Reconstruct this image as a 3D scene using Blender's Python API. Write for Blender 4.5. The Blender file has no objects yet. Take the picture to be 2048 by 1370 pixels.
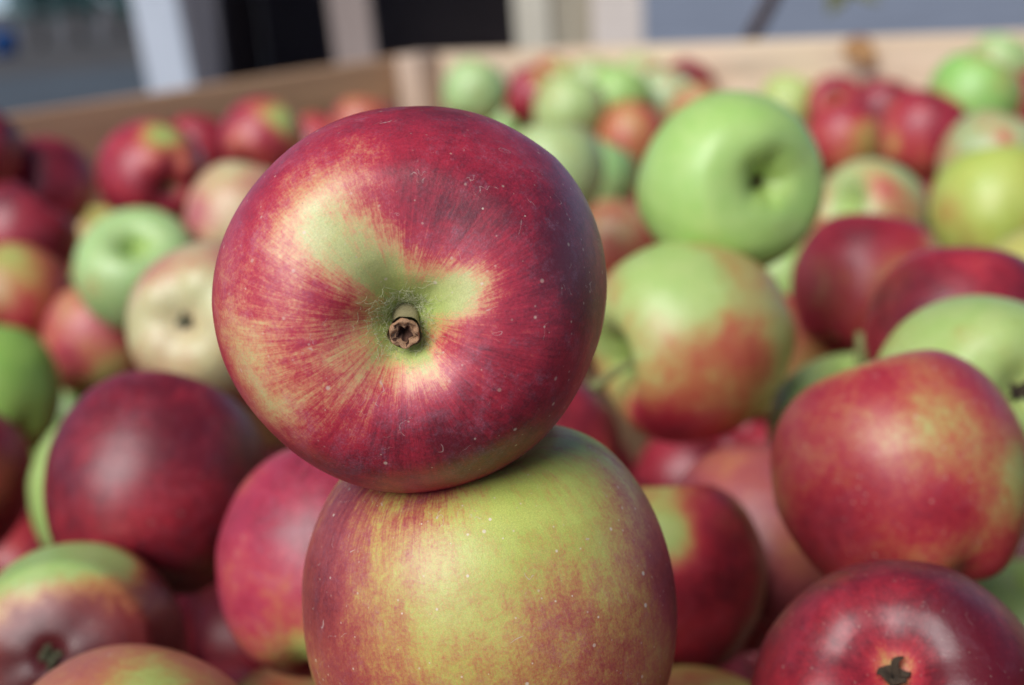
import bpy, math, random
import numpy as np
from mathutils import Vector, Matrix

# ---------------------------------------------------------------- camera
PITCH, ROLL, FPX = math.radians(15), math.radians(5), 2844.4
FW = np.array([0, math.cos(PITCH), -math.sin(PITCH)])
R0 = np.array([1.0, 0, 0]); U0 = np.array([0, math.sin(PITCH), math.cos(PITCH)])
UP = math.cos(ROLL) * U0 + math.sin(ROLL) * R0
RT = math.cos(ROLL) * R0 - math.sin(ROLL) * U0
sc = bpy.context.scene
cd = bpy.data.cameras.new('camera'); cam = bpy.data.objects.new('camera', cd)
sc.collection.objects.link(cam)
m = Matrix.Identity(4)
for i in range(3):
    m[i][0], m[i][1], m[i][2] = RT[i], UP[i], -FW[i]
cam.matrix_world = m
cd.sensor_width = 36; cd.lens = 50; cd.clip_start = .01; cd.clip_end = 500
cd.dof.use_dof = True; cd.dof.focus_distance = .267; cd.dof.aperture_fstop = 10.0
cd.dof.aperture_blades = 0
sc.camera = cam

# ---------------------------------------------------------------- world, sun, exposure
SUN_EL, SUN_AZ = math.radians(43), math.radians(215)     # azimuth clockwise from +Y (north): behind the camera, to the left
w = bpy.data.worlds.new('World'); sc.world = w; w.use_nodes = True
nt = w.node_tree; nt.nodes.clear()
sky = nt.nodes.new('ShaderNodeTexSky'); sky.sky_type = 'NISHITA'; sky.sun_disc = False
sky.sun_elevation = SUN_EL; sky.sun_rotation = SUN_AZ
sky.air_density = .35; sky.dust_density = 0.3; sky.ozone_density = 1.0
bg = nt.nodes.new('ShaderNodeBackground'); bg.inputs[1].default_value = .05
wo = nt.nodes.new('ShaderNodeOutputWorld')
nt.links.new(sky.outputs[0], bg.inputs[0]); nt.links.new(bg.outputs[0], wo.inputs[0])
sd = bpy.data.lights.new('sun', 'SUN'); sd.energy = 1.5; sd.angle = math.radians(44); sd.color = (1, .985, .96)
sun = bpy.data.objects.new('sun', sd); sc.collection.objects.link(sun)
to_sun = Vector((math.sin(SUN_AZ) * math.cos(SUN_EL), math.cos(SUN_AZ) * math.cos(SUN_EL), math.sin(SUN_EL)))
sun.rotation_euler = to_sun.to_track_quat('Z', 'Y').to_euler()
vs = sc.view_settings
vs.view_transform = 'Standard'; vs.look = 'None'; vs.gamma = 1; vs.use_curve_mapping = False
vs.exposure = 1.3
sc.cycles.use_denoising = True
sc.cycles.max_bounces = 6

def ray(px, py):
    return FW + RT * (px - 1024) / FPX - UP * (py - 685) / FPX
def on_y(px, py, y):
    d = ray(px, py); return Vector(d * (y / d[1]))
def on_z(px, py, z):
    d = ray(px, py); return Vector(d * (z / d[2]))
POS={'A1':((-0.0197,0.2809,-0.0642),0.0400),'A2':((-0.0097,0.2801,-0.1330),0.0412),'A3':((-0.1242,0.4578,-0.1613),0.0387),'A4':((-0.0568,0.3908,-0.1680),0.0370),'A5':((-0.1420,0.3998,-0.1936),0.0353),'A6':((-0.1011,0.3015,-0.1866),0.0370),'A7':((-0.0873,0.4363,-0.2628),0.0370),'A8':((0.0401,0.3709,-0.2422),0.0370),'A9':((0.0830,0.2934,-0.1757),0.0370),'A10':((0.1059,0.3770,-0.1504),0.0368),'A11':((0.1474,0.4312,-0.1482),0.0352),'A12':((0.1627,0.4955,-0.1465),0.0359),'A13':((0.1686,0.6483,-0.1621),0.0370),'A14':((0.0671,0.5215,-0.1451),0.0366),'A15':((0.0911,0.5616,-0.0936),0.0374),'A16':((0.0847,0.4834,-0.2145),0.0386),'A17':((0.0423,0.4314,-0.1990),0.0354),'A18':((0.0082,0.6031,-0.2136),0.0370),'A19':((0.1404,0.6952,-0.2096),0.0370),'A20':((0.2267,0.5945,-0.3228),0.0370),'A21':((-0.1227,0.5774,-0.1360),0.0370),'A22':((-0.2460,0.8348,-0.1998),0.0370),'A23':((-0.2074,0.7967,-0.1533),0.0370),'A24':((-0.3073,0.8723,-0.1800),0.0367),'A25':((-0.2847,0.7523,-0.2043),0.0370),'A26':((-0.2565,0.6059,-0.2032),0.0370),'A27':((-0.1789,0.5851,-0.2084),0.0370),'A28':((-0.3187,0.9348,-0.1509),0.0373),'A29':((-0.3355,1.0579,-0.1335),0.0371),'A30':((-0.4050,1.3909,-0.2309),0.0370),'A31':((-0.2250,0.9373,-0.1163),0.0370),'A32':((-0.1987,1.2318,-0.1310),0.0370),'A33':((-0.1513,0.8355,-0.1363),0.0370),'A34':((-0.1237,1.3903,-0.1477),0.0364),'A35':((-0.2743,0.8589,-0.2594),0.0370),'A36':((-0.1972,0.7697,-0.3806),0.0370),'A38':((0.0380,0.9752,-0.1431),0.0370),'A39':((0.0776,1.1625,-0.1797),0.0370),'A40':((0.0885,1.0878,-0.2206),0.0370),'A41':((0.1342,1.4047,-0.1791),0.0370),'A42':((0.0764,1.4132,-0.1475),0.0370),'A43':((0.1378,1.5516,-0.1529),0.0365),'A44':((0.1921,1.5911,-0.1666),0.0375),'A45':((0.0524,1.7007,-0.1590),0.0370),'A46':((-0.0165,1.5776,-0.1364),0.0370),'A47':((0.0209,1.7635,-0.1956),0.0370),'A50':((0.2268,1.6579,-0.1585),0.0332),'A51':((0.2187,1.5091,-0.1770),0.0370),'A52':((0.3264,1.5706,-0.1790),0.0357),'A53':((0.3696,1.5373,-0.1787),0.0330),'A54':((0.3126,1.2725,-0.1796),0.0370),'A55':((0.3288,1.0873,-0.1554),0.0364),'A56':((0.3803,1.1283,-0.1362),0.0376),'A57':((0.5065,1.4276,-0.1431),0.0330),'A58':((0.4058,1.4842,-0.1840),0.0365),'A59':((0.3324,0.9476,-0.1599),0.0370),'A60':((0.2714,0.7657,-0.1543),0.0370),'A61':((0.2327,0.8789,-0.1748),0.0369),'A62':((0.1755,0.8919,-0.2131),0.0371),'A63':((0.3612,1.2098,-0.2687),0.0370),'A64':((0.2394,0.6145,-0.1712),0.0370),'A65':((0.5278,1.3793,-0.1788),0.0363),'A66':((-0.2901,1.4113,-0.1545),0.0370),'A67':((-0.3673,1.0078,-0.0963),0.0369),'A70':((0.1369,0.5351,-0.1970),0.0399),'A71':((0.0831,1.7747,-0.1505),0.0364),'A72':((0.1271,1.7328,-0.1527),0.0355),'A73':((0.1794,1.6967,-0.1501),0.0339),'A68':((-0.1755,1.4308,-0.1672),0.0376)}
FILL=[(0.5772,1.3295,-0.1881),(0.6362,1.3018,-0.1643),(0.6809,1.2519,-0.1820),(0.5194,1.2923,-0.1777),(0.5772,1.2487,-0.1797),(0.6384,1.1973,-0.1765),(0.5372,1.1928,-0.1705),(0.5965,1.1424,-0.1705),(0.4756,1.1301,-0.1742),(0.5513,1.0873,-0.1748),(0.5041,1.0364,-0.1742),(0.4462,0.9642,-0.1657),(0.3974,0.9109,-0.1764),(-0.5632,1.3557,-0.1530),(-0.5114,1.3100,-0.1591),(-0.6063,1.2977,-0.1500),(-0.5531,1.2505,-0.1607),(-0.4993,1.2091,-0.1749),(-0.6036,1.2011,-0.1584),(-0.5550,1.1524,-0.1497),(-0.4861,1.1102,-0.1603),(-0.4383,1.0616,-0.1475),(-0.5404,1.0545,-0.1649),(-0.4821,1.0094,-0.1606),(-0.4179,0.9536,-0.1584),(-0.3771,0.8993,-0.1724),(-0.4236,0.8445,-0.1587),(-0.3684,0.8033,-0.1513),(-0.0833,1.8726,-0.2468),(-0.0347,1.8233,-0.2534),(0.0214,1.7692,-0.2670),(0.0781,1.7162,-0.2453),(0.1331,1.6706,-0.2614),(0.1922,1.6184,-0.2467),(0.2532,1.5858,-0.2521),(0.2981,1.5330,-0.2555),(0.3528,1.4906,-0.2585),(0.4224,1.4426,-0.2570),(0.4736,1.3963,-0.2641),(0.5233,1.3431,-0.2558),(0.5811,1.2975,-0.2628),(0.6345,1.2545,-0.2522),(0.6948,1.1958,-0.2568),(-0.1326,1.8093,-0.2329),(-0.0738,1.7547,-0.2504),(-0.0157,1.7132,-0.2403),(0.0319,1.6602,-0.2450),(0.0923,1.6150,-0.2538),(0.1433,1.5684,-0.2477),(0.2050,1.5354,-0.2486),(0.2530,1.4778,-0.2511),(0.3079,1.4308,-0.2523),(0.3610,1.3863,-0.2558),(0.4165,1.3385,-0.2577),(0.4828,1.2869,-0.2559),(0.5311,1.2373,-0.2522),(0.5852,1.1981,-0.2711),(0.6436,1.1490,-0.2578),(-0.1812,1.7587,-0.2476),(-0.1298,1.7081,-0.2364),(-0.0658,1.6590,-0.2433),(-0.0119,1.6035,-0.2632),(0.0354,1.5543,-0.2508),(0.0959,1.5178,-0.2465),(0.1531,1.4688,-0.2399),(0.2054,1.4194,-0.2434),(0.2580,1.3658,-0.2439),(0.3210,1.3300,-0.2495),(0.3780,1.2796,-0.2552),(0.4288,1.2324,-0.2550),(0.4832,1.1889,-0.2390),(0.5352,1.1432,-0.2523),(0.6042,1.0861,-0.2523),(-0.2250,1.6972,-0.2442),(-0.1719,1.6530,-0.2378),(-0.1083,1.6043,-0.2400),(-0.0591,1.5557,-0.2451),(-0.0098,1.5008,-0.2514),(0.0497,1.4662,-0.2422),(0.0994,1.4120,-0.2488),(0.1605,1.3667,-0.2459),(0.2123,1.3180,-0.2656),(0.2624,1.2744,-0.2457),(0.2933,1.2254,-0.2842),(0.4086,1.1592,-0.2856),(0.4394,1.1127,-0.2444),(0.4973,1.0764,-0.2560),(0.5534,1.0369,-0.2662),(-0.2778,1.6315,-0.2521),(-0.2201,1.5923,-0.2468),(-0.1549,1.5539,-0.2506),(-0.1178,1.4958,-0.2583),(-0.0640,1.4528,-0.2504),(-0.0002,1.4185,-0.2480),(0.0566,1.3575,-0.2522),(0.1074,1.3079,-0.2449),(0.1658,1.2568,-0.2606),(0.2224,1.2180,-0.2505),(0.2786,1.1644,-0.2542),(0.3367,1.1258,-0.2510),(0.3831,1.0771,-0.2678),(0.4398,1.0306,-0.2608),(0.5129,0.9798,-0.2661),(-0.3230,1.5824,-0.2330),(-0.2644,1.5389,-0.2459),(-0.2103,1.4957,-0.2498),(-0.1627,1.4463,-0.2396),(-0.1024,1.3945,-0.2589),(-0.0387,1.3485,-0.2573),(0.0062,1.2989,-0.2391),(0.0700,1.2463,-0.2398),(0.1269,1.2000,-0.2688),(0.1826,1.1613,-0.2544),(0.2322,1.1139,-0.2441),(0.2932,1.0643,-0.2542),(0.3448,1.0106,-0.2491),(0.4005,0.9702,-0.2577),(0.4607,0.9298,-0.3261),(-0.3725,1.5283,-0.2407),(-0.3145,1.4910,-0.2482),(-0.2586,1.4409,-0.2383),(-0.2063,1.3924,-0.2375),(-0.1550,1.3464,-0.2454),(-0.0943,1.2896,-0.2477),(-0.0370,1.2447,-0.2411),(0.0248,1.1955,-0.2550),(0.0785,1.1504,-0.2534),(0.1395,1.1082,-0.2662),(0.1915,1.0572,-0.2499),(0.2402,1.0081,-0.2547),(0.2914,0.9469,-0.2507),(0.3545,0.9163,-0.3419),(0.4064,0.8705,-0.3387),(-0.4129,1.4723,-0.2469),(-0.3514,1.4326,-0.2532),(-0.3108,1.3778,-0.2404),(-0.2549,1.3323,-0.2417),(-0.1980,1.2920,-0.2482),(-0.1425,1.2384,-0.2599),(-0.0917,1.1922,-0.2505),(-0.0242,1.1465,-0.2517),(0.0254,1.0981,-0.2524),(0.0752,1.0367,-0.2687),(0.1417,1.0083,-0.2476),(0.1942,0.9508,-0.2491),(0.2500,0.9127,-0.3280),(0.3066,0.8544,-0.3389),(0.3658,0.8112,-0.3314),(-0.4674,1.4211,-0.2480),(-0.4184,1.3481,-0.2868),(-0.3534,1.3231,-0.2375),(-0.3062,1.2723,-0.2392),(-0.2389,1.2343,-0.2397),(-0.1925,1.1831,-0.2459),(-0.1359,1.1289,-0.2512),(-0.0741,1.0901,-0.2491),(-0.0165,1.0433,-0.2596),(0.0311,0.9894,-0.2440),(0.0890,0.9515,-0.2529),(0.1588,0.9007,-0.3355),(0.2045,0.8507,-0.3203),(0.2577,0.8022,-0.3393),(0.3208,0.7540,-0.3333),(-0.5089,1.3633,-0.2426),(-0.4607,1.3135,-0.2442),(-0.3993,1.2720,-0.2464),(-0.3439,1.2139,-0.2483),(-0.2867,1.1748,-0.2452),(-0.2304,1.1252,-0.2498),(-0.1733,1.0708,-0.2570),(-0.1227,1.0235,-0.2541),(-0.0685,0.9802,-0.2513),(-0.0107,0.9346,-0.2519),(0.0385,0.8837,-0.3353),(0.1048,0.8451,-0.3283),(0.1602,0.8015,-0.3411),(0.2153,0.7495,-0.3238),(0.2721,0.7050,-0.3389),(-0.5624,1.2996,-0.2424),(-0.5053,1.2604,-0.2464),(-0.4475,1.2221,-0.2466),(-0.3917,1.1637,-0.2449),(-0.3348,1.1243,-0.2494),(-0.2828,1.0786,-0.2454),(-0.2247,1.0263,-0.2431),(-0.1723,0.9753,-0.2588),(-0.1110,0.9294,-0.3311),(-0.0509,0.8895,-0.3324),(-0.0093,0.8348,-0.3233),(0.0489,0.7924,-0.3374),(0.1070,0.7380,-0.3453),(0.1629,0.6893,-0.3266),(0.2209,0.6598,-0.3512),(-0.5030,1.1542,-0.2419),(-0.4439,1.1181,-0.2456),(-0.3867,1.0651,-0.2396),(-0.3212,1.0211,-0.2508),(-0.2723,0.9721,-0.2463),(-0.2130,0.9203,-0.3200),(-0.1564,0.8770,-0.3296),(-0.1129,0.8229,-0.3303),(-0.0479,0.7655,-0.3358),(0.0133,0.7329,-0.3372),(0.0640,0.6843,-0.3366),(0.1177,0.6386,-0.3411),(0.1623,0.5821,-0.3511),(-0.4350,1.0066,-0.2490),(-0.3774,0.9601,-0.2435),(-0.3201,0.9093,-0.3294),(-0.2617,0.8661,-0.3351),(-0.2130,0.8175,-0.3265),(-0.1508,0.7653,-0.3226),(-0.1002,0.7199,-0.3366),(-0.0380,0.6837,-0.3338),(0.0131,0.6229,-0.3337),(0.0672,0.5800,-0.3400),(0.1186,0.5309,-0.3347),(-0.4243,0.9078,-0.3292),(-0.3654,0.8558,-0.3301),(-0.3120,0.8121,-0.3373),(-0.2628,0.7638,-0.3301),(-0.2063,0.7124,-0.3367),(-0.1446,0.6676,-0.3264),(-0.0843,0.6327,-0.3423),(-0.0376,0.5764,-0.3427),(0.0133,0.5270,-0.3296),(0.0863,0.4697,-0.3449),(-0.3540,0.7528,-0.3176),(-0.3031,0.7074,-0.3298),(-0.2518,0.6606,-0.3289),(-0.1995,0.6151,-0.3283),(-0.1485,0.5682,-0.3265),(-0.0916,0.5168,-0.3295),(-0.0324,0.4679,-0.3376),(0.0313,0.4282,-0.3368)]
CORNER=(-0.0958,1.9712);WA=(-0.64768,-0.76191);WB=(0.76191,-0.64768)
# ---------------------------------------------------------------- helpers
def tag(o, label=None, cat=None, group=None, kind=None):
    if label: o['label'] = label
    if cat: o['category'] = cat
    if group: o['group'] = group
    if kind: o['kind'] = kind
    return o
def link(name, me, parent=None, mat=None):
    o = bpy.data.objects.new(name, me); sc.collection.objects.link(o)
    if parent is not None: o.parent = parent
    if mat is not None and me is not None:
        me.materials.clear(); me.materials.append(mat)
    return o
def mesh(name, v, f, smooth=True):
    me = bpy.data.meshes.new(name); me.from_pydata([tuple(p) for p in v], [], [tuple(q) for q in f])
    if smooth: me.polygons.foreach_set('use_smooth', [True] * len(me.polygons))
    me.update(); return me
def empty(name, loc=(0, 0, 0)):
    o = bpy.data.objects.new(name, None); sc.collection.objects.link(o); o.location = loc; o.empty_display_size = .02
    return o
def bevel(o, wd, seg=2):
    b = o.modifiers.new('bevel', 'BEVEL'); b.width = wd; b.segments = seg; b.limit_method = 'ANGLE'
def slab(p0, e1, e2, e3):
    """box with corner p0 and edge vectors"""
    p0, e1, e2, e3 = map(Vector, (p0, e1, e2, e3)); v = []
    for k in (0, 1):
        for j in (0, 1):
            for i in (0, 1): v.append(p0 + e1 * i + e2 * j + e3 * k)
    f = [(0, 2, 3, 1), (4, 5, 7, 6), (0, 1, 5, 4), (2, 6, 7, 3), (0, 4, 6, 2), (1, 3, 7, 5)]
    if e1.cross(e2).dot(e3) < 0: f = [q[::-1] for q in f]
    return v, f
def box(name, p0, e1, e2, e3, mat, parent=None, bw=.003):
    v, f = slab(p0, e1, e2, e3); o = link(name, mesh(name, v, f, False), parent, mat)
    if bw: bevel(o, bw)
    return o

# ---------------------------------------------------------------- materials
class NT:
    def __init__(s, name):
        s.m = bpy.data.materials.new(name); s.m.use_nodes = True; s.t = s.m.node_tree; s.t.nodes.clear()
        s.out = s.t.nodes.new('ShaderNodeOutputMaterial'); s.b = s.t.nodes.new('ShaderNodeBsdfPrincipled')
        s.t.links.new(s.b.outputs[0], s.out.inputs[0])
    def n(s, k, **kw):
        x = s.t.nodes.new(k)
        for a, v in kw.items(): setattr(x, a, v)
        return x
    def l(s, a, b): s.t.links.new(a, b)
    def put(s, inp, v):
        if hasattr(v, 'links'): s.l(v, inp)
        else: inp.default_value = v
    def math(s, op, a, b=None, c=None, clamp=False):
        x = s.n('ShaderNodeMath', operation=op, use_clamp=clamp); s.put(x.inputs[0], a)
        if b is not None: s.put(x.inputs[1], b)
        if c is not None: s.put(x.inputs[2], c)
        return x.outputs[0]
    def step(s, v, lo, hi):
        x = s.n('ShaderNodeMapRange', interpolation_type='SMOOTHSTEP'); s.put(x.inputs[0], v)
        x.inputs[1].default_value = lo; x.inputs[2].default_value = hi; return x.outputs[0]
    def mix(s, f, a, b):
        x = s.n('ShaderNodeMix', data_type='RGBA'); s.put(x.inputs[0], f); s.put(x.inputs[6], a); s.put(x.inputs[7], b)
        return x.outputs[2]
    def noise(s, vec, scale, detail=3, rough=.6, dist=0):
        x = s.n('ShaderNodeTexNoise'); s.l(vec, x.inputs['Vector']); x.inputs['Scale'].default_value = scale
        x.inputs['Detail'].default_value = detail; x.inputs['Roughness'].default_value = rough
        x.inputs['Distortion'].default_value = dist; return x.outputs[0]
    def attr(s, name, typ='GEOMETRY', out='Fac'):
        return s.n('ShaderNodeAttribute', attribute_name=name, attribute_type=typ).outputs[out]
    def vec(s, v, op, w):
        x = s.n('ShaderNodeVectorMath', operation=op); s.put(x.inputs[0], v); s.put(x.inputs[1], w); return x.outputs[0]
C4 = lambda r, g, b: (r, g, b, 1)

def apple_material():
    t = NT('apple_skin')
    blush = t.attr('blush'); pit = t.attr('pit'); dirv = t.attr('dirv', out='Vector')
    co = t.n('ShaderNodeTexCoord').outputs['Object']
    seed = t.attr('seed', 'OBJECT'); comb = t.n('ShaderNodeCombineXYZ'); t.l(seed, comb.inputs[0]); t.l(seed, comb.inputs[1])
    co = t.vec(co, 'ADD', comb.outputs[0])
    dv = t.vec(dirv, 'ADD', comb.outputs[0])
    # meridian streaks: coarse, medium and hair fine
    s1 = t.noise(t.vec(dv, 'MULTIPLY', (6, 6, 1.3)), 1, 3, .6)
    s2 = t.noise(t.vec(dv, 'MULTIPLY', (22, 22, 3.2)), 1, 4, .7)
    s3 = t.noise(t.vec(dv, 'MULTIPLY', (75, 75, 13)), 1, 3, .7)
    m1 = t.noise(co, 2.6, 4, .62, .4)
    m2 = t.noise(co, 13, 5, .7, .3)
    m3 = t.noise(co, 62, 4, .75)
    def cen(x, a): return t.math('MULTIPLY', t.math('SUBTRACT', x, .5), a)
    v = blush
    sk = t.attr('streak', 'OBJECT'); sz = t.n('ShaderNodeSeparateXYZ'); t.l(dirv, sz.inputs[0])
    ends = t.math('ADD', t.math('SUBTRACT', 1, t.step(sz.outputs[2], .30, 1.0)), t.step(sz.outputs[2], 2.0, 2.45))
    sk = t.math('MULTIPLY', sk, t.math('MULTIPLY_ADD', ends, .85, .15)); m4 = t.noise(co, 150, 2, .7)
    for x, a in ((s1, .5), (s2, .7), (s3, .7)): v = t.math('ADD', v, t.math('MULTIPLY', cen(x, a), sk))
    for x, a in ((m1, .55), (m2, .46), (m3, .52), (m4, .4)): v = t.math('ADD', v, cen(x, a))
    ground = t.attr('ground', 'OBJECT', 'Color'); midc = t.attr('midc', 'OBJECT', 'Color')
    red = t.attr('redc', 'OBJECT', 'Color'); deep = t.attr('deepc', 'OBJECT', 'Color')
    g2 = t.mix(t.step(t.math('ADD', m1, cen(m2, .5)), .3, .7), ground, t.vec(ground, 'MULTIPLY', (.84, .95, .78)))
    g2 = t.mix(t.math('MULTIPLY', pit, .75), g2, C4(.30, .42, .075))
    c = t.mix(t.math('MULTIPLY', t.step(v, .08, .55), .9), g2, midc)
    c = t.mix(t.step(v, .32, .76), c, red)
    c = t.mix(t.step(v, .62, 1.2), c, deep)
    c = t.mix(.35, c, t.vec(c, 'MULTIPLY', t.math('MULTIPLY_ADD', m4, 2.4, -.2)))
    # waxy bloom: a thin pale lilac film, uneven and rubbed off in places
    bl = t.attr('bloom', 'OBJECT')
    bn = t.step(t.math('ADD', t.noise(co, 3.3, 5, .65, 1.2), cen(t.noise(co, 26, 5, .75), .7)), .43, .80)
    bfine = t.step(t.noise(co, 110, 4, .85), .42, .7)
    bn = t.math('MULTIPLY', t.math('MULTIPLY_ADD', bn, .8, .2), t.math('MULTIPLY_ADD', bfine, .7, .3))
    bn = t.math('MULTIPLY', bn, t.math('MULTIPLY', bl, .62)); bn = t.math('MULTIPLY', bn, t.math('MULTIPLY_ADD', t.step(v, .1, .7), .7, .3)); bn = t.math('MULTIPLY', bn, t.math('MULTIPLY_ADD', pit, -.9, 1, True))
    c = t.mix(bn, c, C4(.62, .42, .56))
    # lenticels
    def dots(scale, r, keep, thr):
        x = t.n('ShaderNodeTexVoronoi', feature='F1'); t.l(t.vec(co, 'ADD', (thr, 0, 0)), x.inputs['Vector']); x.inputs['Scale'].default_value = scale
        sep = t.n('ShaderNodeSeparateColor'); t.l(x.outputs['Color'], sep.inputs[0])
        d = t.math('SUBTRACT', 1, t.step(t.math('DIVIDE', x.outputs['Distance'], t.math('MULTIPLY_ADD', sep.outputs[1], .9, .35)), r * .45, r)); d = t.math('MULTIPLY', d, t.math('MULTIPLY_ADD', sep.outputs[2], .7, .3))
        return t.math('MULTIPLY', d, t.math('LESS_THAN', sep.outputs[0], keep))
    d1 = dots(11, .13, .6, 3.0); d2 = dots(21, .15, .5, 7.0)
    dl = t.attr('dots', 'OBJECT')
    c = t.mix(t.math('MULTIPLY', t.math('MAXIMUM', d1, t.math('MULTIPLY', d2, .6)), dl), c, C4(.72, .60, .46))
    scr = t.math('SUBTRACT', 1, t.step(t.math('ABSOLUTE', cen(t.noise(co, 4.5, 3, .5, .8), 1)), .0, .005)); scr = t.math('MULTIPLY', scr, t.step(t.noise(co, 8, 2, .5), .60, .66))
    c = t.mix(t.math('MULTIPLY', scr, t.math('MULTIPLY', dl, .7)), c, C4(.60, .46, .40))
    # a few dry brown specks
    d3 = dots(4.6, .028, .35, 11.0)
    c = t.mix(t.math('MULTIPLY', d3, .85), c, C4(.10, .045, .025))
    # russet threads in the stem pit
    rus = t.math('MULTIPLY', t.step(t.noise(t.vec(dv, 'MULTIPLY', (20, 20, 6)), 1, 4, .8), .54, .7), t.step(pit, .55, 1))
    c = t.mix(t.math('MULTIPLY', rus, .55), c, C4(.22, .13, .05))
    t.l(c, t.b.inputs['Base Color'])
    r = t.math('MULTIPLY_ADD', bn, .30, .39); r = t.math('ADD', r, cen(m2, .16)); t.l(r, t.b.inputs['Roughness'])
    t.b.inputs['Specular IOR Level'].default_value = .6
    t.b.inputs['Subsurface Weight'].default_value = .06
    t.b.inputs['Subsurface Radius'].default_value = (.6, .25, .08); t.b.inputs['Subsurface Scale'].default_value = .003
    bp = t.n('ShaderNodeBump'); bp.inputs['Strength'].default_value = .16; bp.inputs['Distance'].default_value = .0006
    h = t.math('ADD', t.math('MULTIPLY', m3, .5), t.math('MULTIPLY', m2, 1.0))
    t.l(h, bp.inputs['Height']); t.l(bp.outputs[0], t.b.inputs['Normal'])
    return t.m
SKIN = apple_material()

def plain(name, col, rough=.7, col2=None, scale=20, bump=0, stretch=(1, 1, 1), lo=.35, hi=.65, generated=False):
    t = NT(name); co = t.n('ShaderNodeTexCoord').outputs['Object']
    n1 = t.noise(t.vec(co, 'MULTIPLY', stretch), scale, 6, .65, .5)
    c2 = col2 or tuple(x * .6 for x in col)
    t.l(t.mix(t.step(n1, lo, hi), C4(*col), C4(*c2)), t.b.inputs['Base Color'])
    t.b.inputs['Roughness'].default_value = rough
    if bump:
        bp = t.n('ShaderNodeBump'); bp.inputs['Strength'].default_value = .5; bp.inputs['Distance'].default_value = bump
        t.l(n1, bp.inputs['Height']); t.l(bp.outputs[0], t.b.inputs['Normal'])
    return t.m
def wood(name, a, b, knots=.5):
    """sawn planks: grain runs along each mesh's own 'grain' coordinate"""
    t = NT(name); g = t.attr('grain', out='Vector')
    n1 = t.noise(t.vec(g, 'MULTIPLY', (3, 60, 60)), 1, 6, .65, .6)
    n2 = t.noise(t.vec(g, 'MULTIPLY', (1.2, 9, 9)), 1, 4, .6, 1.5)
    n3 = t.noise(t.vec(g, 'MULTIPLY', (25, 25, 25)), 1, 5, .7)
    c = t.mix(t.step(n1, .3, .7), C4(*a), C4(*b))
    c = t.mix(t.math('MULTIPLY', t.step(n2, .5, .75), knots), c, C4(*[x * .55 for x in b]))
    c = t.mix(t.math('MULTIPLY', t.step(n3, .58, .75), .35), c, C4(.16, .14, .12))
    t.l(c, t.b.inputs['Base Color']); t.b.inputs['Roughness'].default_value = .75
    bp = t.n('ShaderNodeBump'); bp.inputs['Strength'].default_value = .6; bp.inputs['Distance'].default_value = .0015
    t.l(n1, bp.inputs['Height']); t.l(bp.outputs[0], t.b.inputs['Normal'])
    return t.m
M_BIN = wood('sawn_pine', (.80, .63, .45), (.70, .53, .36), .7)
M_BIN2 = wood('brown_pine', (.62, .38, .22), (.46, .27, .15))  # browner pine for the left side, its opposite and the skids
M_POST = wood('pale_pine', (.60, .46, .36), (.50, .36, .26))
M_CREAM = wood('cream_wood', (.62, .56, .44), (.52, .46, .35), .2)
M_TANW = wood('tan_wood', (.40, .34, .24), (.32, .27, .19), .2)
M_PINKW = wood('pale_pink_wood', (.70, .60, .52), (.60, .51, .43), .2)
M_WHITE = wood('white_painted_wood', (.58, .61, .66), (.48, .51, .56), .1)
M_GREYW = wood('grey_weathered_wood', (.19, .17, .18), (.13, .12, .13), .3)
M_BROWNW = wood('brown_grey_wood', (.38, .29, .25), (.30, .23, .195), .3)
M_DARK = wood('shade_dark_wood', (.13, .10, .10), (.085, .065, .07), .3)  # wood darkened to stand in for the shade inside the open shed
def add_grain(o, org, along, across, normal):
    me = o.data; a = me.attributes.new('grain', 'FLOAT_VECTOR', 'POINT')
    along, across, normal = (Vector(x).normalized() for x in (along, across, normal)); out = []
    s = random.random() * 30
    for v in me.vertices:
        p = v.co - Vector(org); out += [p.dot(along) + s, p.dot(across) + s, p.dot(normal)]
    a.data.foreach_set('vector', out)
def plank(name, p0, e1, e2, e3, mat, parent=None, bw=.002):
    """e1 is the long edge"""
    o = box(name, p0, e1, e2, e3, mat, parent, bw); add_grain(o, p0, e1, e2, e3); return o

# ---------------------------------------------------------------- setting: ground
G = -.92
def sheet(name, pts, z, mat):
    o = link(name, mesh(name, [(x, y, z) for x, y in pts], [tuple(range(len(pts)))], False), None, mat); return tag(o, kind='structure')
M_ASPH = plain('asphalt', (.075, .092, .108), .9, (.05, .062, .073), .9, .004)
M_CONC = plain('concrete', (.23, .255, .31), .85, (.19, .21, .255), 1.3, .002)
M_FARR = plain('dark_gravel', (.085, .078, .072), .95, (.05, .045, .042), 1.2, .004)
sheet('ground', [(-150, -60), (150, -60), (150, 200), (-150, 200)], G, M_FARR)
sheet('road', [(-40, -10), (-.6, -10), (-.6, 19), (-40, 19)], G + .004, M_ASPH)
sheet('pavement', [(-.6, -10), (60, -10), (60, 150), (-.6, 150)], G + .008, M_CONC)

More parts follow.
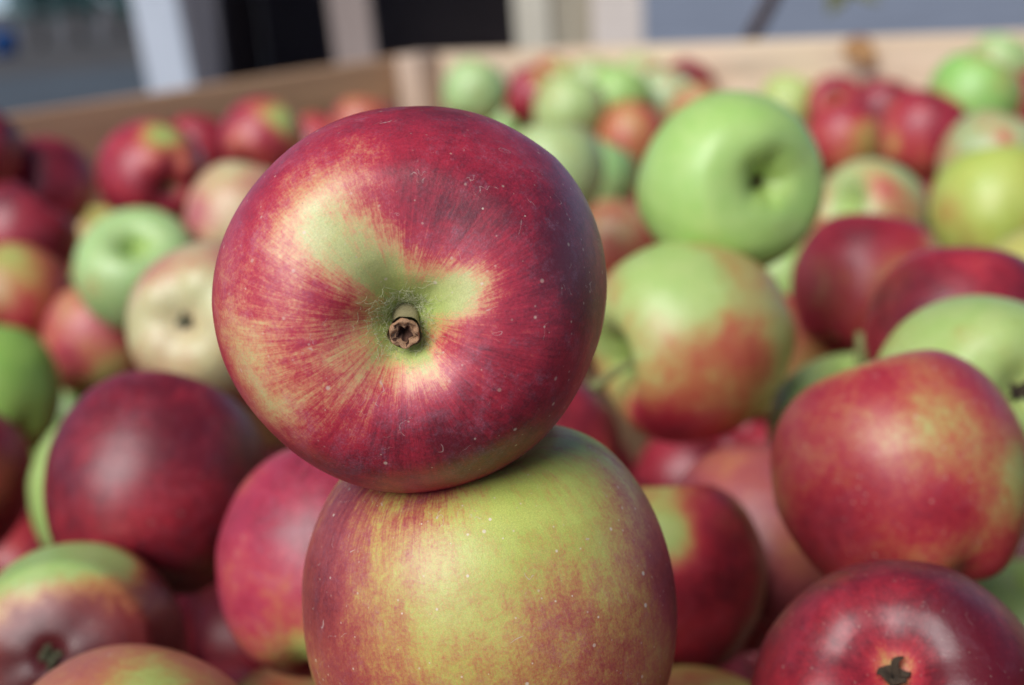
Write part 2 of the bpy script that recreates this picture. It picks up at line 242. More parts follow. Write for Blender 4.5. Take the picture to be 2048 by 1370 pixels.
# ---------------------------------------------------------------- wooden bin
cx, cy = CORNER; A = Vector((*WA, 0)); B = Vector((*WB, 0)); Z = Vector((0, 0, 1)); Cn = Vector((cx, cy, 0))
LEN, RIM, TH = 1.36, -.112, .022
bin_ = empty('wooden_bin', Cn + A * LEN / 2 + B * LEN / 2 + Z * (G + .1))
tag(bin_, 'large open wooden harvest bin full of apples, with brown left side and pale back board', 'bin')
INV = Matrix.Translation(-bin_.location)
random.seed(3)
def bplank(name, p0, e1, e2, e3, mat): return plank(name, Vector(p0) - bin_.location, e1, e2, e3, mat, bin_)
rows = 5; bh = .148
for k in range(rows):
    z1 = RIM - k * (bh + .004)
    j = [random.uniform(-.0015, .0015) for _ in range(4)]
    # left side (runs along A at b = 0) and right side (runs along B at a = 0), and the two beside / behind the camera
    bplank('side_board', Cn - B * (TH - j[0]) + Z * (z1 - bh), A * LEN, B * TH, Z * bh, M_BIN2)
    bplank('side_board', Cn - A * (TH - j[1]) - B * TH + Z * (z1 - bh + (.0 if k else 0)), B * (LEN + 2 * TH), A * (TH - .001), Z * bh, M_BIN)
    bplank('side_board', Cn + B * (LEN + j[2]) + Z * (z1 - bh), A * LEN, B * TH, Z * bh, M_BIN2)
    bplank('side_board', Cn + A * (LEN + .003 + j[3]) - B * TH + Z * (z1 - bh), B * (LEN + 2 * TH), A * TH, Z * bh, M_BIN)
pb = .046; hgt = rows * (bh + .004)
for (sa, sb, mt) in ((0, 0, M_POST), (LEN - pb, 0, M_BIN), (0, LEN - pb, M_BIN), (LEN - pb, LEN - pb, M_BIN)):
    bplank('corner_post', Cn + A * (sa + .002) + B * (sb + .002) + Z * (RIM - hgt), Z * (hgt + .002), A * (pb - .004), B * (pb - .004), mt)
for k in range(7):
    bplank('floor_board', Cn + A * (.003 + k * .194) + Z * (RIM - hgt), B * LEN, A * .19, Z * -.02, M_BIN)
for k in (0, .63, 1.26):
    bplank('skid', Cn + A * (k + .003) + Z * (G + .01), B * LEN, A * .09, Z * (RIM - hgt - .022 - G - .01), M_BIN2)

# ---------------------------------------------------------------- stand behind the bin
def board_y(name, px, y, mat, th, parent=None, off=(0, 0, 0), ext=1.6):
    """board seen as the strip between pixel columns (x0a,x1a) at row ya and (x0b,x1b) at row yb, standing at distance y"""
    (xa0, xa1, ya), (xb0, xb1, yb) = px
    ta, tb = on_y(xa0, ya, y), on_y(xb0, yb, y); wa, wb = on_y(xa1, ya, y), on_y(xb1, yb, y)
    d = (ta + wa) / 2 - (tb + wb) / 2; d.normalize(); wd = ((wa - ta).length + (wb - tb).length) / 2
    c = (tb + wb) / 2; foot = c + d * ((G + .012 - c.z) / d.z); s = Vector((1, 0, 0)); s = (s - d * s.dot(d)).normalized()
    L = ext
    return plank(name, foot - s * wd / 2 - Vector(off), d * L, s * wd, Vector((0, 1, 0)) * th, mat, parent, .004)
YS = 4.3
shed = empty('open_shed', (0, YS, G)); tag(shed, 'dark open-fronted shed with pale wooden posts behind the apple bin', 'shed')
so = shed.location
x0 = on_y(405, 60, YS).x; x1 = on_y(1040, 60, YS).x
for px, mt, dy in ((((1026, 1098, 0), (1034, 1102, 90)), M_CREAM, 0), (((1099, 1183, 0), (1103, 1187, 90)), M_TANW, .02), (((1184, 1287, 0), (1188, 1287, 90)), M_PINKW, -.01)):
    board_y('front_board', px, YS + dy, mt, .03, shed, so, 2.3)
board_y('post', ((655, 738, 0), (672, 754, 130)), YS + .05, M_BROWNW, .09, shed, so, 2.25)
board_y('post', ((395, 432, 0), (412, 446, 150)), YS + .05, M_GREYW, .05, shed, so, 2.25)
def sp(name, p0, e1, e2, e3, mt): return plank(name, Vector(p0) - so, e1, e2, e3, mt, shed, .004)
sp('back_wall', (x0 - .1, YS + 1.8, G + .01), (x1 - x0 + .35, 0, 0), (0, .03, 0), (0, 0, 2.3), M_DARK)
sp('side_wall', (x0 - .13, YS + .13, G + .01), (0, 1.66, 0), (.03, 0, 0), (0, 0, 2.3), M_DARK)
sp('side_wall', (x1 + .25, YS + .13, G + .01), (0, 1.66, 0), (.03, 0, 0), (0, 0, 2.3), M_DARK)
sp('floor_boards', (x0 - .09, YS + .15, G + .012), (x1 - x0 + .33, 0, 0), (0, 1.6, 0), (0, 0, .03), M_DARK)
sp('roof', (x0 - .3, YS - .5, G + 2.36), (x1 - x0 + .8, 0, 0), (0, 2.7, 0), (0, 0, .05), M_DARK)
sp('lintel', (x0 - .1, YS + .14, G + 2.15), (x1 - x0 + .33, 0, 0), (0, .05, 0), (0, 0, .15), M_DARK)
o = board_y('white_board', ((262, 352, 0), (300, 390, 190)), YS - .35, M_WHITE, .035, None, (0, 0, 0), 2.1)
tag(o, 'long white painted board leaning at the left edge of the dark shed', 'board')
o = board_y('grey_board', ((356, 405, 0), (388, 438, 150)), YS - .12, M_GREYW, .03, None, (0, 0, 0), 2.1)
tag(o, 'weathered grey board leaning just right of the white board', 'board')

# ---------------------------------------------------------------- far left: bushes and a blue tub
M_LEAF_T = plain('dark_teal_leaves', (.02, .15, .135), .6, (.012, .07, .065), 3)
M_BARK = plain('bark', (.06, .045, .035), .9, None, 8)
def leaf_cloud(n, c, rad, size, seed, squash=1.0):
    rg = np.random.default_rng(seed); v = []; f = []
    for i in range(n):
        d = rg.normal(size=3); d /= np.linalg.norm(d); r = rg.random() ** .4
        p = np.array(c) + d * r * np.array(rad) * (1 + .25 * math.sin(d[0] * 5 + seed) * math.cos(d[2] * 4))
        a = rg.normal(size=3); a /= np.linalg.norm(a); b = np.cross(a, rg.normal(size=3)); b /= np.linalg.norm(b)
        s = size * rg.uniform(.6, 1.3); k = len(v)
        v += [p - a * s, p + b * s * .45, p + a * s, p - b * s * .45]; f.append((k, k + 1, k + 2, k + 3))
    return v, f
def tube(path, rad, seg=8):
    v = []; f = []; n = len(path)
    for i, (p, r) in enumerate(zip(path, rad)):
        p = Vector(p); q = Vector(path[min(i + 1, n - 1)]) - Vector(path[max(i - 1, 0)]); q.normalize()
        a = q.orthogonal().normalized(); b = q.cross(a)
        for k in range(seg):
            t = k / seg * 6.28318; v.append(p + a * r * math.cos(t) + b * r * math.sin(t))
    for i in range(n - 1):
        for k in range(seg):
            f.append((i * seg + k, i * seg + (k + 1) % seg, (i + 1) * seg + (k + 1) % seg, (i + 1) * seg + k))
    f.append(tuple(range(seg))[::-1]); f.append(tuple((n - 1) * seg + k for k in range(seg)))
    return v, f
bush_lab = ['dark green bush at the far left beyond the road, beside the blue tub', 'dark teal bush second from the left across the road',
            'dark teal bush just left of the white leaning board', 'far dark bush hidden behind the white board']
for i, (px, wd) in enumerate(((70, 1.0), (150, .9), (235, 1.0), (330, 1.1))):
    q = on_y(px, 12, 30); b = empty('bush', (q.x, 30, G)); tag(b, bush_lab[i], 'bush', 'bushes across the road')
    v, f = leaf_cloud(1400, (0, 0, 1.45), (wd * .62, .6, .95), .09, 20 + i)
    link('crown', mesh('crown', v, f, False), b, M_LEAF_T)
    v, f = tube([(0, 0, 0.01), (.03, 0, .5), (0, .02, 1.3)], [.09, .07, .04]); link('trunk', mesh('trunk', v, f), b, M_BARK)
q = on_y(-2, 26, 27)
v = []; f = []; prof = [(.0, 0.01), (.20, 0.01), (.24, .40), (.26, .42), (.26, .45), (.23, .45), (.19, .05), (0, .05)]
for r, z in prof:
    for k in range(24): v.append((r * math.cos(k * math.pi / 12), r * math.sin(k * math.pi / 12), z))
for i in range(len(prof) - 1):
    for k in range(24): f.append((i * 24 + k, i * 24 + (k + 1) % 24, (i + 1) * 24 + (k + 1) % 24, (i + 1) * 24 + k))
o = link('tub', mesh('tub', v, f), None, plain('blue_plastic', (.02, .13, .42), .5, (.018, .11, .36))); o.location = (q.x, 27, G)
tag(o, 'bright blue tub standing across the road at the far left edge', 'tub')

# ---------------------------------------------------------------- woody weed behind the bin, dry leaf on the rim
def leaf_mesh(L, W, curl=.3, n=8):
    v = []; f = []
    for i in range(n + 1):
        t = i / n; wdt = W * math.sin(math.pi * t ** .8) * .5 + .0004
        for j, s in enumerate((-1, -.5, 0, .5, 1)):
            v.append((s * wdt, t * L, curl * L * t * t * .5 + abs(s) * wdt * .35))
    for i in range(n):
        for j in range(4): f.append((i * 5 + j, i * 5 + j + 1, i * 5 + 6 + j, i * 5 + 5 + j))
    return v, f
M_OLIVE = plain('olive_leaf', (.13, .13, .05), .6, (.08, .085, .03), 60)
M_STALK = plain('brown_stalk', (.065, .035, .03), .85, None, 40)
M_DRY = plain('dry_leaf', (.38, .20, .07), .7, (.26, .12, .04), 60)
yw = 1.98
s0 = on_y(1500, 80, yw); s1 = on_y(1543, 0, yw); dd = (s1 - s0)
weed = empty('twig', (s0.x, yw, G)); tag(weed, 'upright brown twig with a few olive leaves behind the pale back board', 'twig')
base = Vector((s0.x - .02, yw, G)) ; wl = lambda p: Vector(p) - weed.location
path = [base, Vector((s0.x - .015, yw, (G + s0.z) / 2)), s0, s1, s1 + dd * .8]
v, f = tube([wl(p) for p in path], [.013, .012, .011, .010, .007]); link('stalk', mesh('stalk', v, f), weed, M_STALK)
p2 = on_y(1650, -60, yw - .03); v, f = tube([wl(s1 + dd * .3), wl((s1 + dd * .5 + p2) / 2 + Vector((0, 0, .01))), wl(p2)], [.005, .004, .003]); link('side_shoot', mesh('side_shoot', v, f), weed, M_STALK)
def add_leaf(name, base, tip, wd, mat, parent, curl=.25):
    base = Vector(base); d = Vector(tip) - base; v, f = leaf_mesh(d.length, wd, curl)
    o = link(name, mesh(name, v, f), parent, mat); z = Vector((0, -1, .25)); z = (z - d * (z.dot(d) / d.dot(d))).normalized(); y = d.normalized(); x = y.cross(z)
    mm = Matrix((x, y, z)).transposed().to_4x4(); mm.translation = base - (parent.location if parent else Vector())
    o.matrix_local = mm; sdm = o.modifiers.new('thickness', 'SOLIDIFY'); sdm.thickness = .0006; return o
add_leaf('leaf', on_y(1690, -50, yw - .03), on_y(1655, 34, yw - .05), .030, M_OLIVE, weed)
add_leaf('leaf', on_y(1690, -45, yw - .03), on_y(1758, 10, yw - .05), .024, M_OLIVE, weed)
add_leaf('leaf', on_y(1650, -60, yw - .03), on_y(1560, -90, yw - .05), .03, M_OLIVE, weed)
add_leaf('leaf', s1 + dd * .8, s1 + dd * 1.5, .03, M_OLIVE, weed)
q0 = on_z(1695, 88, RIM + .003)
# where the sight line meets the inner face of the back board
def on_back(px, py, off=.004):
    d = Vector(ray(px, py)); return d * (((Cn + A * off).dot(A)) / d.dot(A))
o = add_leaf('dry_leaf', on_back(1690, 82, .006), on_back(1752, 128, .012), .030, M_DRY, None, .15)
tag(o, 'dry orange-brown leaf stuck on the inside of the pale back board', 'leaf')

# ---------------------------------------------------------------- apples
CTRL = np.array([(0, .53), (.05, .53), (.10, .545), (.17, .605), (.25, .68), (.34, .757), (.45, .815), (.57, .82), (.70, .755), (.82, .64), (.92, .46), (.98, .24),
                 (1.0, .02), (.985, -.2), (.935, -.42), (.85, -.61), (.74, -.76), (.62, -.855), (.50, -.895), (.39, -.885), (.29, -.83), (.20, -.755), (.12, -.70), (.06, -.68), (0, -.68)])
def catmull(P, n):
    P = np.vstack([[-P[1][0], P[1][1]], P, [-P[-2][0], P[-2][1]]]); out = []
    for i in range(1, len(P) - 2):
        for t in np.linspace(0, 1, 24, endpoint=False):
            a, b, c, d = P[i - 1], P[i], P[i + 1], P[i + 2]
            out.append(.5 * ((2 * b) + (-a + c) * t + (2 * a - 5 * b + 4 * c - d) * t * t + (-a + 3 * b - 3 * c + d) * t ** 3))
    out.append(P[-2]); out = np.array(out); out[:, 0] = np.maximum(out[:, 0], 0)
    s = np.r_[0, np.cumsum(np.linalg.norm(np.diff(out, axis=0), axis=1))]; u = np.linspace(0, s[-1], n)
    return np.c_[np.interp(u, s, out[:, 0]), np.interp(u, s, out[:, 1])], u / s[-1]
def wave(d, seed, k=3, n=7):
    rg = np.random.default_rng(seed); r = np.zeros(len(d))
    for i in range(n):
        q = rg.normal(size=3) * k; r += np.sin(d @ q + rg.random() * 6.28) / n
    return r
def rot_to(axis, spin):
    z = Vector(axis).normalized(); x = z.orthogonal().normalized(); y = z.cross(x)
    return (Matrix((x, y, z)).transposed()) @ Matrix.Rotation(spin, 3, 'Z')
def apple_mesh(name, seed, nu, nv, squash=1.0, taper=0.0, lobes=.03, radial=None, pit_scale=1.0, bump=.02, narrow=1.0, narrowb=.75, basin=.75):
    ct = CTRL.copy(); q_ = ct[:9, 0]; ct[:9, 0] = q_ * (narrow + (1 - narrow) * q_ / .7); q_ = ct[-8:, 0]; ct[-8:, 0] = q_ * (narrowb + (1 - narrowb) * q_ / .62); ct[-7:, 1] = -.89 + (ct[-7:, 1] + .89) * basin
    if basin < .2:
        bz = ct[:, 1] < -.6; rb = ct[bz, 0]; ct[bz, 1] = -(.66 + .26 * np.sqrt(np.maximum(0, 1 - (rb / .86) ** 2))) + .09 * np.exp(-(rb / .13) ** 2)
    prof, tt = catmull(ct, nv); rg = np.random.default_rng(seed)
    th = np.arange(nu) / nu * 2 * math.pi; T, TH_ = np.meshgrid(tt, th, indexing='ij')
    r = np.repeat(prof[:, 0:1], nu, 1); z = np.repeat(prof[:, 1:2], nu, 1)
    top = np.clip(z, 0, 1); bot = np.clip(-z, 0, 1)
    ph = rg.random() * 6.28
    r = r * (1 - taper * bot * .8)
    inner = r < .42
    # five soft shoulders at the flower end, uneven shoulders at the stem end
    lobes = lobes * (1 + .6 * np.cos(TH_ + ph * 2)); z = z - lobes * np.cos(5 * TH_ + ph + .3 * np.cos(2 * TH_)) * np.exp(-((r - .5) / .28) ** 2) * (z < 0)
    r = r * (1 + lobes * .5 * np.cos(5 * TH_ + ph) * bot)
    z = z + .045 * np.cos(TH_ + rg.random() * 6.28) * np.exp(-((r - .5) / .3) ** 2) * (z > 0)
    z = z + .03 * np.cos(2 * TH_ + rg.random() * 6.28) * np.exp(-((r - .45) / .3) ** 2) * (z > 0)
    # ribs running into the stem pit
    z = z + .012 * np.cos(5 * TH_ + 1) * np.exp(-((r - .2) / .12) ** 2) * (z > 0)
    if radial is not None:
        r = r * np.interp(TH_, *radial, period=2 * math.pi)
    x = r * np.cos(TH_); y = r * np.sin(TH_)
    P = np.stack([x, y, z * squash], -1).reshape(-1, 3)
    D = P / np.maximum(np.linalg.norm(P, axis=1, keepdims=True), 1e-6)
    amp = bump * np.clip(r.reshape(-1) / .3, 0, 1)
    P = P * (1 + (amp * wave(D, seed + 1, 2.2) * 1.6 + amp * .35 * wave(D, seed + 2, 6))[:, None])
    ids = np.arange(nv * nu).reshape(nv, nu); nx = np.roll(ids, -1, axis=1)
    q = np.stack([ids[:-1], ids[1:], nx[1:], nx[:-1]], -1).reshape(-1, 4)
    me = bpy.data.meshes.new(name); me.vertices.add(len(P)); me.vertices.foreach_set('co', P.reshape(-1))
    me.loops.add(len(q) * 4); me.loops.foreach_set('vertex_index', q.reshape(-1))
    me.polygons.add(len(q)); me.polygons.foreach_set('loop_start', np.arange(len(q)) * 4)
    me.polygons.foreach_set('use_smooth', np.ones(len(q), bool)); me.update(calc_edges=True); me.validate()
    dv = np.stack([np.cos(TH_), np.sin(TH_), T * 2.6], -1).reshape(-1)
    me.attributes.new('dirv', 'FLOAT_VECTOR', 'POINT').data.foreach_set('vector', dv.astype(np.float32))
    rr = r.reshape(-1); zz = z.reshape(-1)
    pit = np.exp(-(rr / (.30 * pit_scale)) ** 2) * (zz > 0)
    me.attributes.new('pit', 'FLOAT', 'POINT').data.foreach_set('value', pit.astype(np.float32))
    me.materials.append(SKIN)
    return me, D, pit, P
def set_blush(me, b):
    me.attributes.new('blush', 'FLOAT', 'POINT').data.foreach_set('value', b.astype(np.float32))

M_STEM = plain('apple_stem', (.42, .38, .20), .8, (.24, .17, .08), 260, .0004, lo=.35, hi=.7)
M_STEMG = plain('green_stem', (.24, .27, .09), .75, (.17, .15, .06), 120, .0004)
M_CUT = plain('cut_stem_end', (.55, .33, .18), .8, (.26, .12, .06), 420, .0005, lo=.4, hi=.6)
M_PITH_SHADE = plain('pith_and_pit_shade', (.09, .035, .018), .9)
M_SEPAL = plain('dry_sepals', (.07, .045, .025), .95, (.03, .02, .014), 200)
M_SEPALG = plain('green_sepals', (.12, .13, .07), .9, (.06, .055, .03), 150)
def sepals(parent, R, seed, mat, size=1.0, basin=.75):
    rg = np.random.default_rng(seed); v = []; f = []
    for k in range(6):
        a = k * 1.047 + rg.normal() * .15; ca, sa = math.cos(a), math.sin(a); L = rg.uniform(.08, .17) * size; W = rg.uniform(.03, .05) * size; n = len(v)
        for t in np.linspace(0, 1, 6):
            rr = L * t * (1 - .25 * t); h = -.90 + .21 * basin - .05 * math.sin(t * 2.6) - .05 * t * (1 if k % 2 else -.3); wd = W * (1 - t) * (.7 + 1.1 * t) + .002; sw = .02 * math.sin(t * 5 + k * 2.1)
            for s in (-1, 0, 1):
                v.append((rr * ca - (s * wd + sw) * sa, rr * sa + (s * wd + sw) * ca, h + (.02 if s == 0 else 0)))
        for i in range(5):
            for j in range(2): f.append((n + i * 3 + j, n + i * 3 + j + 1, n + i * 3 + j + 4, n + i * 3 + j + 3))
    o = link('calyx', mesh('calyx', v, f), parent, mat); s = o.modifiers.new('thickness', 'SOLIDIFY'); s.thickness = .012; s.offset = 0
    return o
def stem_part(parent, L=.45, r=.035, lean=(.1, .05), mat=None):
    pts = [(0, 0, .52), (lean[0] * .2, lean[1] * .2, .5 + L * .35), (lean[0] * .6, lean[1] * .6, .5 + L * .7), (lean[0], lean[1], .5 + L)]
    v, f = tube(pts, [r * 1.2, r * .9, r, r * 1.5], 10); return link('stem', mesh('stem', v, f), parent, mat or M_STEM)

PAL = dict(ground=(.46, .52, .15), midc=(.56, .20, .07), redc=(.46, .025, .042), deepc=(.115, .003, .010))
def basis(P):
    t = -np.array(P) / np.linalg.norm(P); r = RT - t * (RT @ t); r /= np.linalg.norm(r); u = np.cross(t, r)
    return r, u, t      # right, up, towards the camera
ROOTS = {}
def build_apple(k, ax, base, blobs, label, end=None, spin=0., ground=None, bloom=.16, dots=.5, red=None, deep=None, mid=None, squash=1., taper=.12, lobes=.03, res=None, radial=None, bump=.02, noise=.2, streak=.5, grp='apples heaped in the wooden bin', name='apple', scale=1.0, narrow=1.0, narrowb=.75, basin=.75):
    P, R = POS[k]; seed = int(k[1:]) * 7 + 1; r, u, t = basis(P)
    axw = r * ax[0] + u * ax[1] + t * ax[2]; M3 = rot_to(axw, spin if spin else (seed * 1.7) % 6.28)
    if res is None:
        px = R * 2 / np.linalg.norm(P) * 1422
        res = (200, 150) if px > 170 else (120, 90) if px > 90 else (72, 54)
    if radial == 'view':      # uneven outline of the hero apple, as angles in its own frame
        Mi_ = np.array(M3).T; la = [math.atan2((Mi_ @ (r * math.cos(a_) + u * math.sin(a_)))[1], (Mi_ @ (r * math.cos(a_) + u * math.sin(a_)))[0]) for a_ in HANG]
        o_ = np.argsort(la); radial = (np.array(la)[o_], HRAD[o_])
    me, D, pit, V = apple_mesh(name, seed, res[0], res[1], squash, taper, lobes, radial, bump=bump, narrow=narrow, narrowb=narrowb, basin=basin)
    Mi = np.array(M3).T; b = np.full(len(D), float(base))
    # angle measured from a point a bit behind the surface centre, in the apple's own frame
    for (dx, dy, wdt, amt) in blobs:
        q2 = min(dx * dx + dy * dy, .9999); dz = math.sqrt(1 - q2); dw = r * dx + u * dy + t * dz; dl = Mi @ dw
        dl /= np.linalg.norm(dl)
        ang = np.arccos(np.clip(D @ dl, -1, 1)); b += amt * np.exp(-(ang / wdt) ** 2)
    b += noise * wave(D, seed + 5, 3.5) * 1.5
    if end != 'hero': b -= .55 * pit
    set_blush(me, b)
    o = link(name, me); o.matrix_world = Matrix.Translation(Vector(P)) @ (M3.to_4x4()) @ Matrix.Scale(R * scale * .968, 4)
    props(o, seed, ground, mid, red, deep, bloom, dots); o['streak'] = float(streak)
    tag(o, label, 'apple', grp)
    if end == 'calyx': sepals(o, R, seed, M_SEPAL, 1.0, basin)
    if end == 'calyxg': sepals(o, R, seed, M_SEPALG, 1.0, basin)
    if end == 'stem': stem_part(o)
    if end == 'pitshade': stem_part(o, .10, .05, (.02, .01), M_PITH_SHADE)  # short dark plug added in place of the shade deep in the hollow
    if end == 'stemlong': stem_part(o, .62, .045, (.15, .05), M_STEMG)
    ROOTS[k] = o
    return o
def props(o, seed, ground=None, mid=None, red=None, deep=None, bloom=.16, dots=.5):
    o['ground'] = ground or PAL['ground']; o['midc'] = mid or PAL['midc']; o['redc'] = red or PAL['redc']; o['deepc'] = deep or PAL['deepc']
    o['seed'] = float(seed % 97) * .713; o['bloom'] = float(bloom); o['dots'] = float(dots); o['streak'] = .5
GREEN = (.40, .54, .18); LIME = (.45, .56, .19); YEL = (.55, .50, .14); PALE = (.48, .58, .26); CREAM = (.62, .56, .30)
PINK = (.50, .09, .12)

# hero: stem end faces the camera; (x, y) spots measured from its centre in radii
HANG = np.radians([0, 45, 90, 135, 180, 225, 270, 315, 340]); HRAD = np.array([399, 410, 389, 388, 394, 385, 390, 396, 394]) / 392
hero_bl = [(-.07, -.10, .26, -.75), (-.42, .38, .23, -.47), (-.27, .23, .20, -.40), (-.16, .14, .16, -.18), (.18, .0, .15, -.6), (.32, .06, .14, -.4), (0, -.33, .16, -.4), (.12, -.42, .16, -.3),
           (-.76, -.22, .24, -.42), (-.62, -.52, .20, -.34), (-.3, -.35, .22, -.22), (-.85, .25, .25, -.15), (-.25, .62, .22, -.22), (.25, .55, .35, .16), (.8, .25, .45, .28), (.35, -.7, .35, .28), (-.25, -.8, .22, .2),
           (.985, -.06, .10, -.8), (0, -.99, .13, -.5), (.1, .95, .3, .2), (-.36, .02, .14, .2)]
hero = build_apple('A1', (-.055, -.15, .99), .80, hero_bl, 'large crimson apple balanced on top of another, its stem facing the camera', end='hero', spin=.0001, res=(560, 400), bloom=.5, dots=.8,
            ground=(.60, .57, .25), streak=.8, deep=(.125, .0025, .011), red=(.48, .018, .042), mid=(.72, .30, .14), taper=.1, lobes=.02, bump=.018, noise=.1, grp='', name='apple', radial='view', narrow=.44)
build_apple('A2', (-.22, .94, .24), .47, [(-.85, .1, .35, .5), (-.6, -.45, .3, .3), (.6, -.2, .25, .05), (-.75, .5, .2, .2), (.95, .1, .28, .42), (.35, -.55, .3, .08), (-.1, -.7, .3, .12), (-.25, .62, .16, .25), (.3, .4, .35, -.22), (.2, .75, .3, -.2), (-.05, .1, .3, -.12)],
            'green and russet-red apple carrying the balanced crimson apple', res=(420, 300), bloom=.35, dots=1.5, noise=.13, streak=1.7, squash=1.04, ground=(.50, .54, .12), mid=(.54, .26, .08), red=(.36, .055, .05), taper=.0, grp='', narrow=.95)
build_apple('A3', (.2, .9, -.38), 1.0, [(-.2, -.35, .4, -.14), (.1, .5, .3, .05)], 'dark crimson apple left of the balanced pair', bloom=.22, narrow=.25, narrowb=.6, basin=.3, lobes=.008, taper=.06)
build_apple('A4', (.1, .95, -.25), .80, [(.0, -.75, .42, -.85), (-.45, -.2, .2, -.1)], 'crimson apple with a yellow-green lower side, touching the left of the supporting apple', bloom=.35, red=(.48, .03, .07))
build_apple('A5', (.22, .02, -.97), .88, [(-.45, .78, .55, -1.15), (.2, .85, .42, -.7), (-.9, .1, .35, -.7), (-.2, .1, .4, .3), (.5, .3, .3, -.1)], 'green apple with maroon blush round its sunken flower end, near the bottom left corner', end='calyxg', bloom=.12, narrowb=.95, lobes=.012, basin=.1, deep=(.10, .010, .012), red=(.22, .03, .025), ground=GREEN)
build_apple('A6', (.2, .6, -.6), .52, [(.1, .75, .22, -.3), (-.5, .7, .3, .1)], 'blurred pink and green apple cut off by the bottom edge at the left', bloom=.25, red=(.45, .12, .09))
build_apple('A7', (.3, .5, -.6), .5, [], 'pinkish apple just showing at the bottom edge, left of the supporting apple', bloom=.2)
build_apple('A8', (.1, .7, -.6), .33, [(-.3, .8, .3, .15)], 'yellow-green apple just showing at the bottom edge', bloom=.2, ground=YEL)
build_apple('A9', (.06, -.28, -.96), 1.0, [(-.04, .22, .16, -.5), (-.1, .40, .12, -.45), (.08, .38, .1, -.3), (.6, .2, .3, .12)], 'shiny dark red apple showing its star-shaped flower end at the bottom right', end='calyx', bloom=.14, dots=.5, lobes=.012, bump=.04, narrowb=.8, basin=.55)
build_apple('A10', (-.24, .95, -.18), .62, [(-.25, .90, .22, -.35), (.45, .45, .36, -.24), (.85, .0, .34, -.30), (.5, -.9, .22, -.7), (-.5, -.3, .5, .15)], 'big rosy apple with an orange-yellow right side, on the right of the heap', bloom=.20, dots=.9, ground=LIME, lobes=.03, taper=.16)
build_apple('A70', (-.1, .93, .25), -.05, [], 'lime green apple with a short stem behind the big rosy apple', ground=LIME, end='stemlong', bloom=.12, narrow=.6)
build_apple('A11', (-.42, -.1, -.9), .04, [(-.1, .55, .2, .25)], 'lime green apple with a dry flower end, behind the big rosy apple', end='calyx', ground=LIME, bloom=.12, dots=.4)
build_apple('A12', (.1, .95, -.25), .95, [(0, .9, .2, .1), (.9, .0, .3, -.2)], 'dark red apple behind the lime green one at the right', bloom=.16)
build_apple('A13', (.3, .9, -.3), .72, [(-.1, .75, .4, .25), (.5, .15, .3, -.42), (.25, -.85, .35, -.4), (.8, .5, .25, -.5)], 'red apple with a yellow side, between the bright green apple and the dark red one', bloom=.18)
build_apple('A14', (-.82, -.28, .46), .34, [(-.35, .65, .6, -.38), (0, -.8, .5, .45), (-.6, -.6, .3, .3), (.4, .1, .3, .12)], 'yellow-green apple with a red lower side and its stem pointing left', end='stemlong', ground=LIME, bloom=.14, taper=.14, scale=1.09)
build_apple('A15', (.52, .06, .85), -.08, [], 'bright plain green apple with a dark stem hollow', ground=(.44, .63, .19), bloom=.14, dots=.4, noise=.1, lobes=.03, narrow=.32, end='pitshade')
build_apple('A16', (.3, .8, -.5), .8, [(.3, .7, .3, -.1)], 'dull pink apple sunk behind the big rosy apple', bloom=.28, red=(.42, .09, .09))
build_apple('A17', (-.1, .95, 0), .95, [(.05, .35, .30, -.85), (.0, .85, .3, -.5), (-.2, .6, .3, -.3)], 'dark red apple with a yellow-green patch, right of the supporting apple', bloom=.14)
build_apple('A18', (.4, .3, -.8), .9, [(.8, 0, .3, -.2)], 'small glimpse of a dark red apple below the stem of the yellow-green apple', bloom=.2)
build_apple('A19', (.2, .9, -.2), .62, [(.1, -.7, .5, -.7)], 'dull pink apple with a green underside, beneath the red and yellow one', bloom=.25)
build_apple('A20', (.2, .7, .3), 0, [], 'green apple low down at the bottom right edge', ground=GREEN, bloom=.1)
build_apple('A21', (.40, -.05, -.92), .32, [(.4, .8, .35, .42), (-.35, .1, .22, .2), (-.6, -.5, .4, -.1)], 'cream and pink apple facing its flower end forward, left of the balanced apple', end='calyxg', ground=CREAM, bloom=.22, red=(.50, .15, .12), mid=(.60, .30, .18), lobes=.014, basin=.5, noise=.3)
build_apple('A22', (.2, .9, -.2), .62, [(0, -.85, .4, -.7), (0, .0, .5, -.08)], 'dull mauve-pink apple left of the cream one', bloom=.9)
build_apple('A23', (-.12, .55, .8), -.1, [(-.75, -.2, .3, .35)], 'pale green apple with a hollow on top, above the mauve-pink apple', ground=(.45, .61, .26), bloom=.25, narrow=.55)
build_apple('A24', (.3, .7, -.5), .55, [(-.2, .75, .35, -.3), (.3, -.6, .5, .25)], 'orange-red apple at the left edge above the green one', bloom=.14, mid=(.55, .22, .07))
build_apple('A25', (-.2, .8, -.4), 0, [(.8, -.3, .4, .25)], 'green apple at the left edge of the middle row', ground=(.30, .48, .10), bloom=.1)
build_apple('A26', (.1, .95, -.2), .95, [(-.3, .7, .3, -.2)], 'dark red apple cut off by the left edge beside the dark crimson one', bloom=.12)
build_apple('A27', (.1, .95, -.2), -.05, [(-.3, -.7, .3, .3)], 'green apple showing as a crescent behind the dark crimson one', ground=GREEN, bloom=.1)
build_apple('A28', (.5, .8, .1), 1.0, [(-.3, 0, .3, -.15)], 'dark magenta apple at the left edge in the far rows', bloom=.25)
build_apple('A29', (.1, .7, -.6), .95, [(.75, -.15, .25, -.5)], 'crimson apple at the far left under the brown side of the bin', bloom=.25)
build_apple('A30', (.1, .8, .3), .28, [], 'small olive-yellow apple glimpsed between red ones at the left', ground=YEL, bloom=.1)
